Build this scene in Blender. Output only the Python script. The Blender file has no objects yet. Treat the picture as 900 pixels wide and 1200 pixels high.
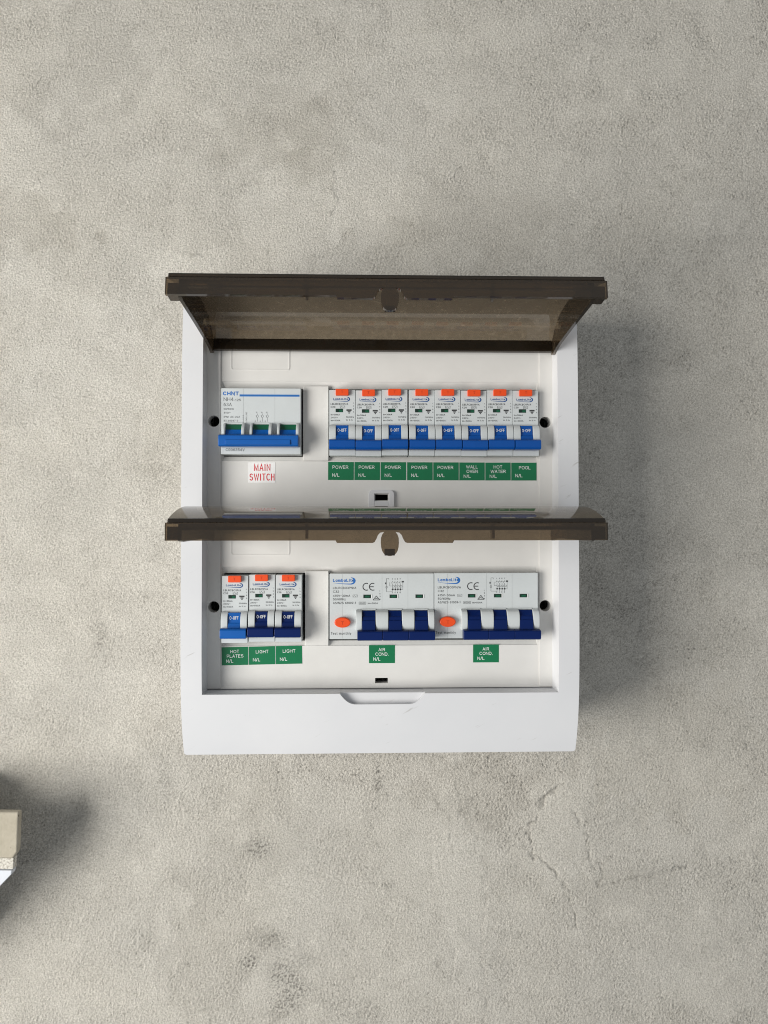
import bpy, bmesh, math, random
import numpy as np
from mathutils import Matrix, Vector

sc = bpy.context.scene
col = sc.collection
R = math.radians
MM = 0.001


def P(x, h, z):
    """x to the right, h out from the wall towards the viewer, z up, all in millimetres."""
    return Vector((x * MM, -h * MM, z * MM))


# ------------------------------------------------------------------ camera, world, light, exposure
cam_d = bpy.data.cameras.new("camera")
cam_d.sensor_fit = 'VERTICAL'
cam_d.sensor_height = 36.0
cam_d.lens = 26.0
cam_d.clip_start = 0.02
cam_d.clip_end = 50.0
cam = bpy.data.objects.new("camera", cam_d)
cam.location = P(-12.2, 584.6, 0.0)
cam.rotation_euler = (R(90.0), 0.0, R(-1.6))
col.objects.link(cam)
sc.camera = cam

world = bpy.data.worlds.new("World")
sc.world = world
world.use_nodes = True
bg = world.node_tree.nodes["Background"]
bg.inputs[0].default_value = (0.93, 0.97, 1.0, 1.0)
bg.inputs[1].default_value = 0.41


def area_light(name, loc, target, sx, sy, watts, colour):
    d = bpy.data.lights.new(name, 'AREA')
    d.shape = 'RECTANGLE'
    d.size, d.size_y = sx, sy
    d.energy = watts
    d.color = colour
    o = bpy.data.objects.new(name, d)
    o.location = loc
    o.rotation_euler = (Vector(target) - Vector(loc)).to_track_quat('-Z', 'Y').to_euler()
    col.objects.link(o)
    return o


# soft daylight from the open side of the place: to the left of the wall and rather low
area_light("daylight_opening", (-1.42, -1.14, -0.26), (0.0, 0.0, 0.0), 0.95, 1.2, 48.0, (1.0, 0.966, 0.905))

sc.view_settings.view_transform = 'Standard'
sc.view_settings.look = 'None'
sc.view_settings.gamma = 1.0
sc.view_settings.use_curve_mapping = False
sc.view_settings.exposure = 0.0
sc.render.engine = 'CYCLES'
sc.cycles.max_bounces = 10
sc.cycles.transparent_max_bounces = 32
sc.cycles.use_denoising = True
sc.cycles.pixel_filter_type = 'BLACKMAN_HARRIS'
sc.cycles.filter_width = 1.05

# ------------------------------------------------------------------ materials


def mat(name):
    m = bpy.data.materials.new(name)
    m.use_nodes = True
    return m, m.node_tree, m.node_tree.nodes["Principled BSDF"]


def noise(nt, scale, detail=3.0, rough=0.55, coord='Object'):
    tc = nt.nodes.new("ShaderNodeTexCoord")
    n = nt.nodes.new("ShaderNodeTexNoise")
    n.inputs["Scale"].default_value = scale
    n.inputs["Detail"].default_value = detail
    n.inputs["Roughness"].default_value = rough
    nt.links.new(tc.outputs[coord], n.inputs["Vector"])
    return n


def ramp(nt, src, stops):
    r = nt.nodes.new("ShaderNodeValToRGB")
    e = r.color_ramp.elements
    while len(e) < len(stops):
        e.new(0.5)
    for k, (p, c) in enumerate(stops):
        e[k].position = p
        e[k].color = (*c, 1.0)
    nt.links.new(src, r.inputs[0])
    return r


def bump(nt, bsdf, src, strength, dist):
    b = nt.nodes.new("ShaderNodeBump")
    b.inputs["Strength"].default_value = strength
    b.inputs["Distance"].default_value = dist
    nt.links.new(src, b.inputs["Height"])
    nt.links.new(b.outputs[0], bsdf.inputs["Normal"])
    return b


def plastic(name, c, rough=0.35, vary=0.06, spec=0.5, grain=0.0):
    m, nt, b = mat(name)
    n = noise(nt, 55.0, 4.0)
    lo = tuple(v * (1 - vary) for v in c)
    hi = tuple(min(1.0, v * (1 + vary)) for v in c)
    r = ramp(nt, n.outputs[0], [(0.3, lo), (0.7, hi)])
    nt.links.new(r.outputs[0], b.inputs["Base Color"])
    b.inputs["Roughness"].default_value = rough
    b.inputs["Specular IOR Level"].default_value = spec
    if grain:
        g = noise(nt, 2600.0, 2.0)
        bump(nt, b, g.outputs[0], grain, 0.0001)
    return m


def scuffed_white():
    """white moulded plastic with a few thin grey scuffs and faint grime"""
    m, nt, b = mat("white_plastic_cover")
    n = noise(nt, 14.0, 5.0)
    base = ramp(nt, n.outputs[0], [(0.3, (0.60, 0.61, 0.635)), (0.7, (0.65, 0.655, 0.675))])
    tc = nt.nodes.new("ShaderNodeTexCoord")
    mp = nt.nodes.new("ShaderNodeMapping")
    mr = nt.nodes.new("ShaderNodeMapping")
    mr.inputs["Rotation"].default_value = (0.0, R(28.0), 0.0)
    nt.links.new(tc.outputs["Object"], mr.inputs["Vector"])
    mp.inputs["Scale"].default_value = (55.0, 55.0, 420.0)
    nt.links.new(mr.outputs[0], mp.inputs["Vector"])
    s = nt.nodes.new("ShaderNodeTexNoise")
    s.inputs["Scale"].default_value = 1.0
    s.inputs["Detail"].default_value = 2.0
    nt.links.new(mp.outputs[0], s.inputs["Vector"])
    k = ramp(nt, s.outputs[0], [(0.715, (0, 0, 0)), (0.79, (1, 1, 1))])
    n2 = noise(nt, 900.0, 2.0)
    d = ramp(nt, n2.outputs[0], [(0.76, (0, 0, 0)), (0.80, (1, 1, 1))])
    mx = nt.nodes.new("ShaderNodeMix")
    mx.data_type = 'RGBA'
    mx.inputs["B"].default_value = (0.36, 0.35, 0.33, 1)
    add = nt.nodes.new("ShaderNodeMath")
    add.operation = 'MAXIMUM'
    nt.links.new(k.outputs[0], add.inputs[0])
    nt.links.new(d.outputs[0], add.inputs[1])
    mul = nt.nodes.new("ShaderNodeMath")
    mul.operation = 'MULTIPLY'
    mul.inputs[1].default_value = 0.55
    nt.links.new(add.outputs[0], mul.inputs[0])
    nt.links.new(mul.outputs[0], mx.inputs["Factor"])
    nt.links.new(base.outputs[0], mx.inputs["A"])
    nt.links.new(mx.outputs["Result"], b.inputs["Base Color"])
    b.inputs["Roughness"].default_value = 0.30
    g = noise(nt, 2200.0, 2.0)
    bump(nt, b, g.outputs[0], 0.12, 0.0001)
    return m


def tinted(name, c, rough=0.04, dif=(0.085, 0.066, 0.046), share=0.42):
    """smoky brown see-through plastic: the light that gets through each face is tinted, the rest is mirrored"""
    m = bpy.data.materials.new(name)
    m.use_nodes = True
    nt = m.node_tree
    nt.nodes.clear()
    out = nt.nodes.new("ShaderNodeOutputMaterial")
    tr = nt.nodes.new("ShaderNodeBsdfTransparent")
    n = noise(nt, 40.0, 3.0)
    r = ramp(nt, n.outputs[0], [(0.3, tuple(v * 0.95 for v in c)), (0.7, tuple(v * 1.05 for v in c))])
    nt.links.new(r.outputs[0], tr.inputs[0])
    gl = nt.nodes.new("ShaderNodeBsdfGlossy")
    gl.inputs["Color"].default_value = (0.95, 0.95, 0.95, 1)
    gl.inputs["Roughness"].default_value = rough
    df = nt.nodes.new("ShaderNodeBsdfDiffuse")
    df.inputs["Color"].default_value = (*dif, 1)
    fr = nt.nodes.new("ShaderNodeFresnel")
    fr.inputs["IOR"].default_value = 1.5
    m0 = nt.nodes.new("ShaderNodeMixShader")
    # fine dust and hazy smears in the plastic
    dn = noise(nt, 260.0, 6.0, 0.7)
    dr = ramp(nt, dn.outputs[0], [(0.35, (share * 0.85,) * 3), (0.62, (share * 1.08,) * 3), (0.74, (min(1.0, share * 1.7),) * 3)])
    nt.links.new(dr.outputs[0], m0.inputs[0])
    nt.links.new(tr.outputs[0], m0.inputs[1])
    nt.links.new(df.outputs[0], m0.inputs[2])
    m1 = nt.nodes.new("ShaderNodeMixShader")
    nt.links.new(fr.outputs[0], m1.inputs[0])
    nt.links.new(m0.outputs[0], m1.inputs[1])
    nt.links.new(gl.outputs[0], m1.inputs[2])
    nt.links.new(m1.outputs[0], out.inputs[0])
    return m


M = {
    'cover': scuffed_white(),
    'panel': plastic("white_plastic_panel", (0.655, 0.648, 0.632), 0.33, 0.03, grain=0.10),
    'backbox': plastic("white_plastic_box", (0.70, 0.70, 0.69), 0.45),
    'housing': plastic("pale_grey_breaker_plastic", (0.535, 0.57, 0.585), 0.42, 0.03, grain=0.15),
    'blue': plastic("blue_toggle_plastic", (0.0005, 0.068, 0.32), 0.34, 0.08, 0.35),
    'bright_blue': plastic("bright_blue_toggle_plastic", (0.002, 0.088, 0.36), 0.33, 0.08, 0.4),
    'navy': plastic("navy_toggle_plastic", (0.001, 0.012, 0.088), 0.36, 0.08, 0.2),
    'orange': plastic("orange_button_plastic", (0.72, 0.066, 0.007), 0.38, 0.05),
    'deep_orange': plastic("deep_orange_mark", (0.45, 0.035, 0.004), 0.4),
    'green_flag': plastic("green_indicator", (0.004, 0.085, 0.04), 0.3),
    'dark_flag': plastic("dark_indicator", (0.004, 0.022, 0.014), 0.3),
    'seam': plastic("housing_joint", (0.36, 0.38, 0.39), 0.6),
    'ink': plastic("black_print", (0.035, 0.037, 0.04), 0.6),
    'grey_ink': plastic("grey_print", (0.10, 0.105, 0.11), 0.6),
    'blue_ink': plastic("blue_print", (0.004, 0.06, 0.22), 0.5),
    'bright_ink': plastic("bright_blue_print", (0.006, 0.12, 0.42), 0.5),
    'white_ink': plastic("white_print", (0.80, 0.82, 0.82), 0.5),
    'red_ink': plastic("red_print", (0.60, 0.012, 0.025), 0.5),
    'green_sticker': plastic("green_sticker_vinyl", (0.001, 0.150, 0.057), 0.35, 0.05),
    'white_sticker': plastic("white_sticker_vinyl", (0.78, 0.78, 0.78), 0.4),
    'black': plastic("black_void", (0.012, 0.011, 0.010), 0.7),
    'lid': tinted("smoky_brown_lid_plastic", (0.66, 0.575, 0.46), 0.04, (0.42, 0.345, 0.25), 0.38),
    'lid_thick': tinted("smoky_brown_lid_plastic_thick", (0.30, 0.235, 0.165), 0.05, (0.022, 0.016, 0.010)),
    'lid_rim': tinted("smoky_brown_rim_plastic", (0.58, 0.495, 0.385), 0.05, (0.055, 0.041, 0.028), 0.28),
}


def wall_material():
    m, nt, b = mat("sand_cement_render")

    def attr(name):
        a = nt.nodes.new("ShaderNodeAttribute")
        a.attribute_name = name
        return a.outputs["Fac"]

    warm = nt.nodes.new("ShaderNodeMix")
    warm.data_type = 'RGBA'
    warm.inputs["A"].default_value = (0.550, 0.533, 0.497, 1)
    warm.inputs["B"].default_value = (0.566, 0.536, 0.478, 1)
    nt.links.new(attr("warm"), warm.inputs["Factor"])
    sand = noise(nt, 760.0, 3.0, 0.75)
    grit = ramp(nt, sand.outputs[0], [(0.30, (0.66, 0.65, 0.62)), (0.5, (1.0, 1.0, 1.0)), (0.70, (1.28, 1.28, 1.27))])
    mul = nt.nodes.new("ShaderNodeMix")
    mul.data_type = 'RGBA'
    mul.blend_type = 'MULTIPLY'
    mul.inputs["Factor"].default_value = 1.0
    nt.links.new(warm.outputs["Result"], mul.inputs["A"])
    nt.links.new(grit.outputs[0], mul.inputs["B"])
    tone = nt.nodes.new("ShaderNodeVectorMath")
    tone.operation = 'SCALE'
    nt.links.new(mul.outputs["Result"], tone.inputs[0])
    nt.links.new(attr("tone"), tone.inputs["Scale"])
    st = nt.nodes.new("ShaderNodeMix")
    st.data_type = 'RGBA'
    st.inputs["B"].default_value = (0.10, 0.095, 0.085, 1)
    nt.links.new(attr("stain_and_shade"), st.inputs["Factor"])
    nt.links.new(tone.outputs[0], st.inputs["A"])
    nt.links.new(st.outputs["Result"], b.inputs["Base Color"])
    b.inputs["Roughness"].default_value = 0.92
    b.inputs["Specular IOR Level"].default_value = 0.2
    fine = noise(nt, 720.0, 4.0, 0.75)
    bump(nt, b, fine.outputs[0], 1.0, 0.0017)
    return m


def stone_material():
    m, nt, b = mat("beige_limestone")
    n = noise(nt, 60.0, 6.0, 0.6)
    r = ramp(nt, n.outputs[0], [(0.3, (0.32, 0.29, 0.225)), (0.55, (0.39, 0.355, 0.285)), (0.75, (0.44, 0.405, 0.33))])
    n2 = noise(nt, 420.0, 2.0)
    k = ramp(nt, n2.outputs[0], [(0.70, (1, 1, 1)), (0.76, (0.35, 0.30, 0.25))])
    mul = nt.nodes.new("ShaderNodeMix")
    mul.data_type = 'RGBA'
    mul.blend_type = 'MULTIPLY'
    mul.inputs["Factor"].default_value = 1.0
    nt.links.new(r.outputs[0], mul.inputs["A"])
    nt.links.new(k.outputs[0], mul.inputs["B"])
    nt.links.new(mul.outputs["Result"], b.inputs["Base Color"])
    b.inputs["Roughness"].default_value = 0.85
    bump(nt, b, n2.outputs[0], 0.4, 0.0006)
    return m


def mortar_material():
    m, nt, b = mat("speckled_mortar")
    n = noise(nt, 700.0, 3.0)
    r = ramp(nt, n.outputs[0], [(0.35, (0.30, 0.27, 0.23)), (0.5, (0.52, 0.50, 0.45)), (0.68, (0.66, 0.64, 0.58))])
    nt.links.new(r.outputs[0], b.inputs["Base Color"])
    b.inputs["Roughness"].default_value = 0.9
    bump(nt, b, n.outputs[0], 0.5, 0.0006)
    return m


M['wall'] = wall_material()
M['stone'] = stone_material()
M['mortar'] = mortar_material()
M['paint'] = plastic("white_paint", (0.56, 0.59, 0.64), 0.5, 0.04)

# ------------------------------------------------------------------ mesh helpers


def tag(o, label=None, cat=None, group=None, kind=None):
    for k, v in (("label", label), ("category", cat), ("group", group), ("kind", kind)):
        if v:
            o[k] = v
    return o


def empty(name, x, h, z):
    o = bpy.data.objects.new(name, None)
    o.location = P(x, h, z)
    o.empty_display_size = 0.02
    col.objects.link(o)
    return o


def link(name, me, material, parent=None, loc=None):
    o = bpy.data.objects.new(name, me)
    if material is not None and not me.materials:
        me.materials.append(material)
    if loc is not None:
        o.location = loc
    o.parent = parent
    col.objects.link(o)
    return o


class MB:
    """collects shapes, then makes one mesh object of them"""

    def __init__(self):
        self.bm = bmesh.new()

    def prism(self, pts, axis, a, b, bevel=0.0, seg=2, sharp=30.0):
        """pts: closed outline. axis 'h': pts are (x, z) and a..b is h; axis 'x': pts are (h, z) and a..b is x;
        axis 'z': pts are (x, h) and a..b is z. Bevels every edge sharper than `sharp` degrees."""
        t = bmesh.new()

        def pos(p, q):
            if axis == 'h':
                return P(p[0], q, p[1])
            if axis == 'x':
                return P(q, p[0], p[1])
            return P(p[0], p[1], q)
        va = [t.verts.new(pos(p, a)) for p in pts]
        vb = [t.verts.new(pos(p, b)) for p in pts]
        t.faces.new(va)
        t.faces.new(vb[::-1])
        n = len(pts)
        for i in range(n):
            t.faces.new((va[i], vb[i], vb[(i + 1) % n], va[(i + 1) % n]))
        bmesh.ops.recalc_face_normals(t, faces=t.faces)
        self._take(t, bevel, seg, sharp)
        return self

    def box(self, x0, x1, h0, h1, z0, z1, bevel=0.0, seg=2):
        return self.prism([(x0, z0), (x1, z0), (x1, z1), (x0, z1)], 'h', h0, h1, bevel, seg)

    def _take(self, t, bevel, seg, sharp):
        if bevel > 0:
            es = [e for e in t.edges if len(e.link_faces) == 2 and e.calc_face_angle(0) > R(sharp)]
            if es:
                bmesh.ops.bevel(t, geom=es, offset=bevel * MM, segments=seg, affect='EDGES', profile=0.5, clamp_overlap=True)
        me = bpy.data.meshes.new("tmp")
        t.to_mesh(me)
        t.free()
        self.bm.from_mesh(me)
        bpy.data.meshes.remove(me)

    def add_bm(self, t):
        self._take(t, 0, 0, 0)
        return self

    def mesh(self, name, offset=None, sharp=38.0):
        bm = self.bm
        if offset is not None:
            bmesh.ops.translate(bm, verts=bm.verts, vec=-offset)
        me = bpy.data.meshes.new(name)
        bm.to_mesh(me)
        bm.free()
        me.polygons.foreach_set("use_smooth", [True] * len(me.polygons))
        me.set_sharp_from_angle(angle=R(sharp))
        return me

    def build(self, name, material, parent=None, offset=None, sharp=38.0, weighted=True):
        me = self.mesh(name, offset, sharp)
        o = link(name, me, material, parent)
        if weighted:
            w = o.modifiers.new("weighted_normal", 'WEIGHTED_NORMAL')
            w.keep_sharp = True
        return o


def rounded_rect(x0, x1, z0, z1, r, n=5):
    pts = []
    for cx, cz, a0 in ((x1 - r, z1 - r, 0), (x0 + r, z1 - r, 90), (x0 + r, z0 + r, 180), (x1 - r, z0 + r, 270)):
        for k in range(n + 1):
            a = R(a0 + 90.0 * k / n)
            pts.append((cx + r * math.cos(a), cz + r * math.sin(a)))
    return pts


def ellipse(cx, cz, rx, rz, n=28):
    return [(cx + rx * math.cos(2 * math.pi * k / n), cz + rz * math.sin(2 * math.pi * k / n)) for k in range(n)]


def _arc(cx, cy, rx, ry, a0, a1, n=8):
    return [(cx + rx * math.cos(R(a0 + (a1 - a0) * k / n)), cy + ry * math.sin(R(a0 + (a1 - a0) * k / n))) for k in range(n + 1)]


def _glyphs():
    """single-stroke lettering: per sign its advance width and its strokes, cap height 1"""
    G = {}
    bowl = lambda x, y0, y1, w: [(x, y0), (x + w * 0.45, y0)] + _arc(x + w * 0.45, (y0 + y1) / 2, w * 0.55, (y1 - y0) / 2, -90, 90) + [(x, y1)]
    G['A'] = (0.74, [[(0, 0), (0.35, 1), (0.70, 0)], [(0.13, 0.34), (0.57, 0.34)]])
    G['B'] = (0.70, [[(0, 0), (0, 1)], bowl(0, 0, 0.53, 0.62), bowl(0, 0.53, 1, 0.56)])
    G['C'] = (0.76, [_arc(0.38, 0.5, 0.38, 0.5, 48, 312, 12)])
    G['D'] = (0.74, [[(0, 0), (0, 1)], bowl(0, 0, 1, 0.68)])
    G['E'] = (0.64, [[(0.60, 0), (0, 0), (0, 1), (0.58, 1)], [(0, 0.52), (0.54, 0.52)]])
    G['F'] = (0.60, [[(0, 0), (0, 1), (0.56, 1)], [(0, 0.52), (0.5, 0.52)]])
    G['G'] = (0.80, [_arc(0.38, 0.5, 0.38, 0.5, 48, 330, 12) + [(0.75, 0.47), (0.45, 0.47)]])
    G['H'] = (0.72, [[(0, 0), (0, 1)], [(0.66, 0), (0.66, 1)], [(0, 0.52), (0.66, 0.52)]])
    G['I'] = (0.16, [[(0.05, 0), (0.05, 1)]])
    G['J'] = (0.54, [[(0.48, 1), (0.48, 0.25)] + _arc(0.24, 0.25, 0.24, 0.25, 0, -180)])
    G['K'] = (0.68, [[(0, 0), (0, 1)], [(0.62, 1), (0, 0.38)], [(0.22, 0.6), (0.66, 0)]])
    G['L'] = (0.58, [[(0, 1), (0, 0), (0.54, 0)]])
    G['M'] = (0.86, [[(0, 0), (0, 1), (0.40, 0.08), (0.80, 1), (0.80, 0)]])
    G['N'] = (0.74, [[(0, 0), (0, 1), (0.66, 0), (0.66, 1)]])
    G['O'] = (0.82, [_arc(0.40, 0.5, 0.40, 0.5, 0, 360, 18)])
    G['P'] = (0.66, [[(0, 0), (0, 1)], bowl(0, 0.45, 1, 0.62)])
    G['R'] = (0.72, [[(0, 0), (0, 1)], bowl(0, 0.47, 1, 0.62), [(0.34, 0.47), (0.66, 0)]])
    G['S'] = (0.68, [_arc(0.32, 0.75, 0.30, 0.25, 30, 255, 9) + _arc(0.33, 0.26, 0.32, 0.26, 80, -150, 9)])
    G['T'] = (0.66, [[(0, 1), (0.64, 1)], [(0.32, 0), (0.32, 1)]])
    G['U'] = (0.72, [[(0, 1), (0, 0.32)] + _arc(0.33, 0.32, 0.33, 0.32, 180, 360) + [(0.66, 1)]])
    G['V'] = (0.70, [[(0, 1), (0.33, 0), (0.66, 1)]])
    G['W'] = (1.12, [[(0, 1), (0.27, 0), (0.54, 0.92), (0.81, 0), (1.08, 1)]])
    G['Z'] = (0.66, [[(0.03, 1), (0.60, 1), (0, 0), (0.62, 0)]])
    G['0'] = (0.62, [_arc(0.28, 0.5, 0.28, 0.5, 0, 360, 14)])
    G['1'] = (0.40, [[(0.02, 0.78), (0.22, 1), (0.22, 0)]])
    G['2'] = (0.62, [_arc(0.28, 0.72, 0.27, 0.28, 165, -30, 8) + [(0, 0), (0.56, 0)]])
    G['3'] = (0.62, [_arc(0.26, 0.75, 0.25, 0.25, 150, -80, 8), _arc(0.26, 0.26, 0.29, 0.26, 85, -150, 8)])
    G['4'] = (0.64, [[(0.42, 0), (0.42, 1), (0, 0.28), (0.58, 0.28)]])
    G['5'] = (0.62, [[(0.52, 1), (0.10, 1), (0.05, 0.54)] + _arc(0.27, 0.32, 0.29, 0.32, 130, -145, 9)])
    G['6'] = (0.62, [[(0.50, 0.94), (0.30, 1), (0.08, 0.78), (0.0, 0.4)], _arc(0.28, 0.32, 0.28, 0.32, 0, 360, 12)])
    G['7'] = (0.60, [[(0, 1), (0.54, 1), (0.2, 0)]])
    G['8'] = (0.62, [_arc(0.28, 0.75, 0.24, 0.25, 0, 360, 12), _arc(0.28, 0.26, 0.29, 0.26, 0, 360, 12)])
    G['9'] = (0.62, [_arc(0.28, 0.68, 0.28, 0.32, 0, 360, 12), [(0.56, 0.62), (0.48, 0.2), (0.26, 0), (0.06, 0.06)]])
    G['/'] = (0.36, [[(-0.04, -0.04), (0.32, 1.04)]])
    G['-'] = (0.36, [[(0.02, 0.40), (0.28, 0.40)]])
    G['='] = (0.60, [[(0.02, 0.34), (0.5, 0.34)], [(0.02, 0.6), (0.5, 0.6)]])
    G['~'] = (0.60, [[(0.02, 0.42), (0.14, 0.56), (0.36, 0.42), (0.50, 0.56)]])
    G['.'] = (0.22, [[(0.05, 0.0), (0.05, 0.07)]])
    G[' '] = (0.36, [])
    x = 0.70
    G['a'] = (0.60, [_arc(0.26, x / 2, 0.26, x / 2, 20, 340, 12), [(0.52, x), (0.52, 0)]])
    G['b'] = (0.60, [[(0, 1), (0, 0)], _arc(0.26, x / 2, 0.26, x / 2, -160, 160, 12)])
    G['e'] = (0.60, [[(0.02, x * 0.52), (0.51, x * 0.52)] + _arc(0.26, x / 2, 0.26, x / 2, 10, 310, 12)])
    G['h'] = (0.56, [[(0, 1), (0, 0)], [(0, x * 0.6)] + _arc(0.23, x * 0.6, 0.23, x * 0.4, 180, 0) + [(0.46, 0)]])
    G['i'] = (0.17, [[(0.05, 0), (0.05, x)], [(0.05, 0.90), (0.05, 1.0)]])
    G['l'] = (0.17, [[(0.05, 0), (0.05, 1)]])
    G['m'] = (0.86, [[(0, x), (0, 0)], [(0, x * 0.62)] + _arc(0.19, x * 0.62, 0.19, x * 0.38, 180, 0) + [(0.38, 0)],
                     [(0.38, x * 0.62)] + _arc(0.57, x * 0.62, 0.19, x * 0.38, 180, 0) + [(0.76, 0)]])
    G['n'] = (0.56, [[(0, x), (0, 0)], [(0, x * 0.6)] + _arc(0.23, x * 0.6, 0.23, x * 0.4, 180, 0) + [(0.46, 0)]])
    G['o'] = (0.62, [_arc(0.27, x / 2, 0.27, x / 2, 0, 360, 14)])
    G['s'] = (0.50, [_arc(0.22, x * 0.75, 0.20, x * 0.25, 30, 255, 7) + _arc(0.22, x * 0.26, 0.22, x * 0.26, 80, -150, 7)])
    G['t'] = (0.36, [[(0.13, 0.92), (0.13, 0.12), (0.20, 0.0), (0.31, 0.02)], [(0.0, x), (0.30, x)]])
    G['y'] = (0.54, [[(0, x), (0.24, 0)], [(0.48, x), (0.18, -0.20), (0.02, -0.22)]])
    G['z'] = (0.50, [[(0.02, x), (0.42, x), (0, 0), (0.44, 0)]])
    G['H2'] = G['H']
    return G


GLYPH = _glyphs()


class Print:
    """flat print (lettering, lines, marks) on one plane or several planes, gathered in one mesh"""

    def __init__(self):
        self.v, self.f = [], []

    def _add(self, pts2, faces, x, h, z, tilt):
        n = len(self.v)
        for a, b in pts2:
            self.v.append(P(x + a, h + tilt * (-b), z + b))
        for f in faces:
            self.f.append(tuple(i + n for i in f))

    def text(self, s, x, h, z, cap, align='LEFT', bold=0.0, sx=1.0, rot=0.0, tilt=0.0):
        wt = 0.135 + bold          # stroke weight as a share of the cap height
        gap = 0.10 + wt
        adv = [GLYPH[c][0] * sx + gap for c in s]
        tot = (sum(adv) - gap) * cap
        pen = {'LEFT': 0.0, 'CENTER': -tot / 2, 'RIGHT': -tot}[align]
        ca, sa = math.cos(rot), math.sin(rot)
        n = 0
        for c, a in zip(s, adv):
            for st in GLYPH[c][1]:
                pts = []
                for gx, gy in st:
                    u, v = pen + gx * cap * sx, gy * cap * (1 - wt) + wt * cap / 2
                    pts.append((u * ca - v * sa, u * sa + v * ca))
                self.stroke(pts, wt * cap, x, h + 0.0025 * (n % 4), z, tilt)
                n += 1
            pen += a * cap
        return self

    def stroke(self, pts, w, x, h, z, tilt=0.0):
        """one pen stroke with mitred corners and square ends"""
        closed = math.hypot(pts[0][0] - pts[-1][0], pts[0][1] - pts[-1][1]) < 1e-6
        n = len(pts)
        dirs = []
        for a, b in zip(pts[:-1], pts[1:]):
            d = math.hypot(b[0] - a[0], b[1] - a[1]) or 1.0
            dirs.append(((b[0] - a[0]) / d, (b[1] - a[1]) / d))
        L, Q = [], []
        for i, (px, pz) in enumerate(pts):
            d0 = dirs[i - 1] if i > 0 else (dirs[-1] if closed else dirs[0])
            d1 = dirs[i] if i < n - 1 else (dirs[0] if closed else dirs[-1])
            mx, mz = -(d0[1] + d1[1]), d0[0] + d1[0]
            q = math.hypot(mx, mz) or 1.0
            mx, mz = mx / q, mz / q
            k = min(2.6, 1.0 / max(0.25, mx * -d0[1] + mz * d0[0])) * w / 2
            ext = 0.0
            if not closed and i in (0, n - 1):
                ext = (-1 if i == 0 else 1) * w * 0.42
            ex, ez = px + d0[0] * ext, pz + d0[1] * ext
            L.append((ex + mx * k, ez + mz * k))
            Q.append((ex - mx * k, ez - mz * k))
        for i in range(n - 1):
            self._add([L[i], Q[i], Q[i + 1], L[i + 1]], [(0, 1, 2, 3)], x, h, z, tilt)

    def poly(self, pts, h):
        self._add(pts, [tuple(range(len(pts)))], 0, h, 0, 0)
        return self

    def line(self, pts, w, h):
        for (x0, z0), (x1, z1) in zip(pts[:-1], pts[1:]):
            d = math.hypot(x1 - x0, z1 - z0) or 1
            nx, nz = -(z1 - z0) / d * w / 2, (x1 - x0) / d * w / 2
            self.poly([(x0 + nx, z0 + nz), (x0 - nx, z0 - nz), (x1 - nx, z1 - nz), (x1 + nx, z1 + nz)], h)
        return self

    def strip(self, pts, widths, h):
        """a curved stroke of changing width"""
        L, Rr = [], []
        for i, (x, z) in enumerate(pts):
            x0, z0 = pts[max(0, i - 1)]
            x1, z1 = pts[min(len(pts) - 1, i + 1)]
            d = math.hypot(x1 - x0, z1 - z0) or 1
            nx, nz = -(z1 - z0) / d, (x1 - x0) / d
            L.append((x + nx * widths[i] / 2, z + nz * widths[i] / 2))
            Rr.append((x - nx * widths[i] / 2, z - nz * widths[i] / 2))
        for i in range(len(pts) - 1):
            self.poly([L[i], Rr[i], Rr[i + 1], L[i + 1]], h)
        return self

    def mesh(self, name, offset=None):
        me = bpy.data.meshes.new(name)
        off = offset or Vector((0, 0, 0))
        me.from_pydata([v - off for v in self.v], [], self.f)
        bm = bmesh.new()
        bm.from_mesh(me)
        for f in bm.faces:
            f.normal_update()
            if f.normal.y > 0:
                f.normal_flip()
        bm.to_mesh(me)
        bm.free()
        return me

    def build(self, name, material, parent=None, offset=None):
        return link(name, self.mesh(name, offset), material, parent)


def copy_tree(o, parent=None, skip=()):
    c = o.copy()
    col.objects.link(c)
    c.parent = parent
    for ch in list(o.children):
        if ch.name.split('.')[0] not in skip:
            copy_tree(ch, c, skip)
    return c


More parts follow.
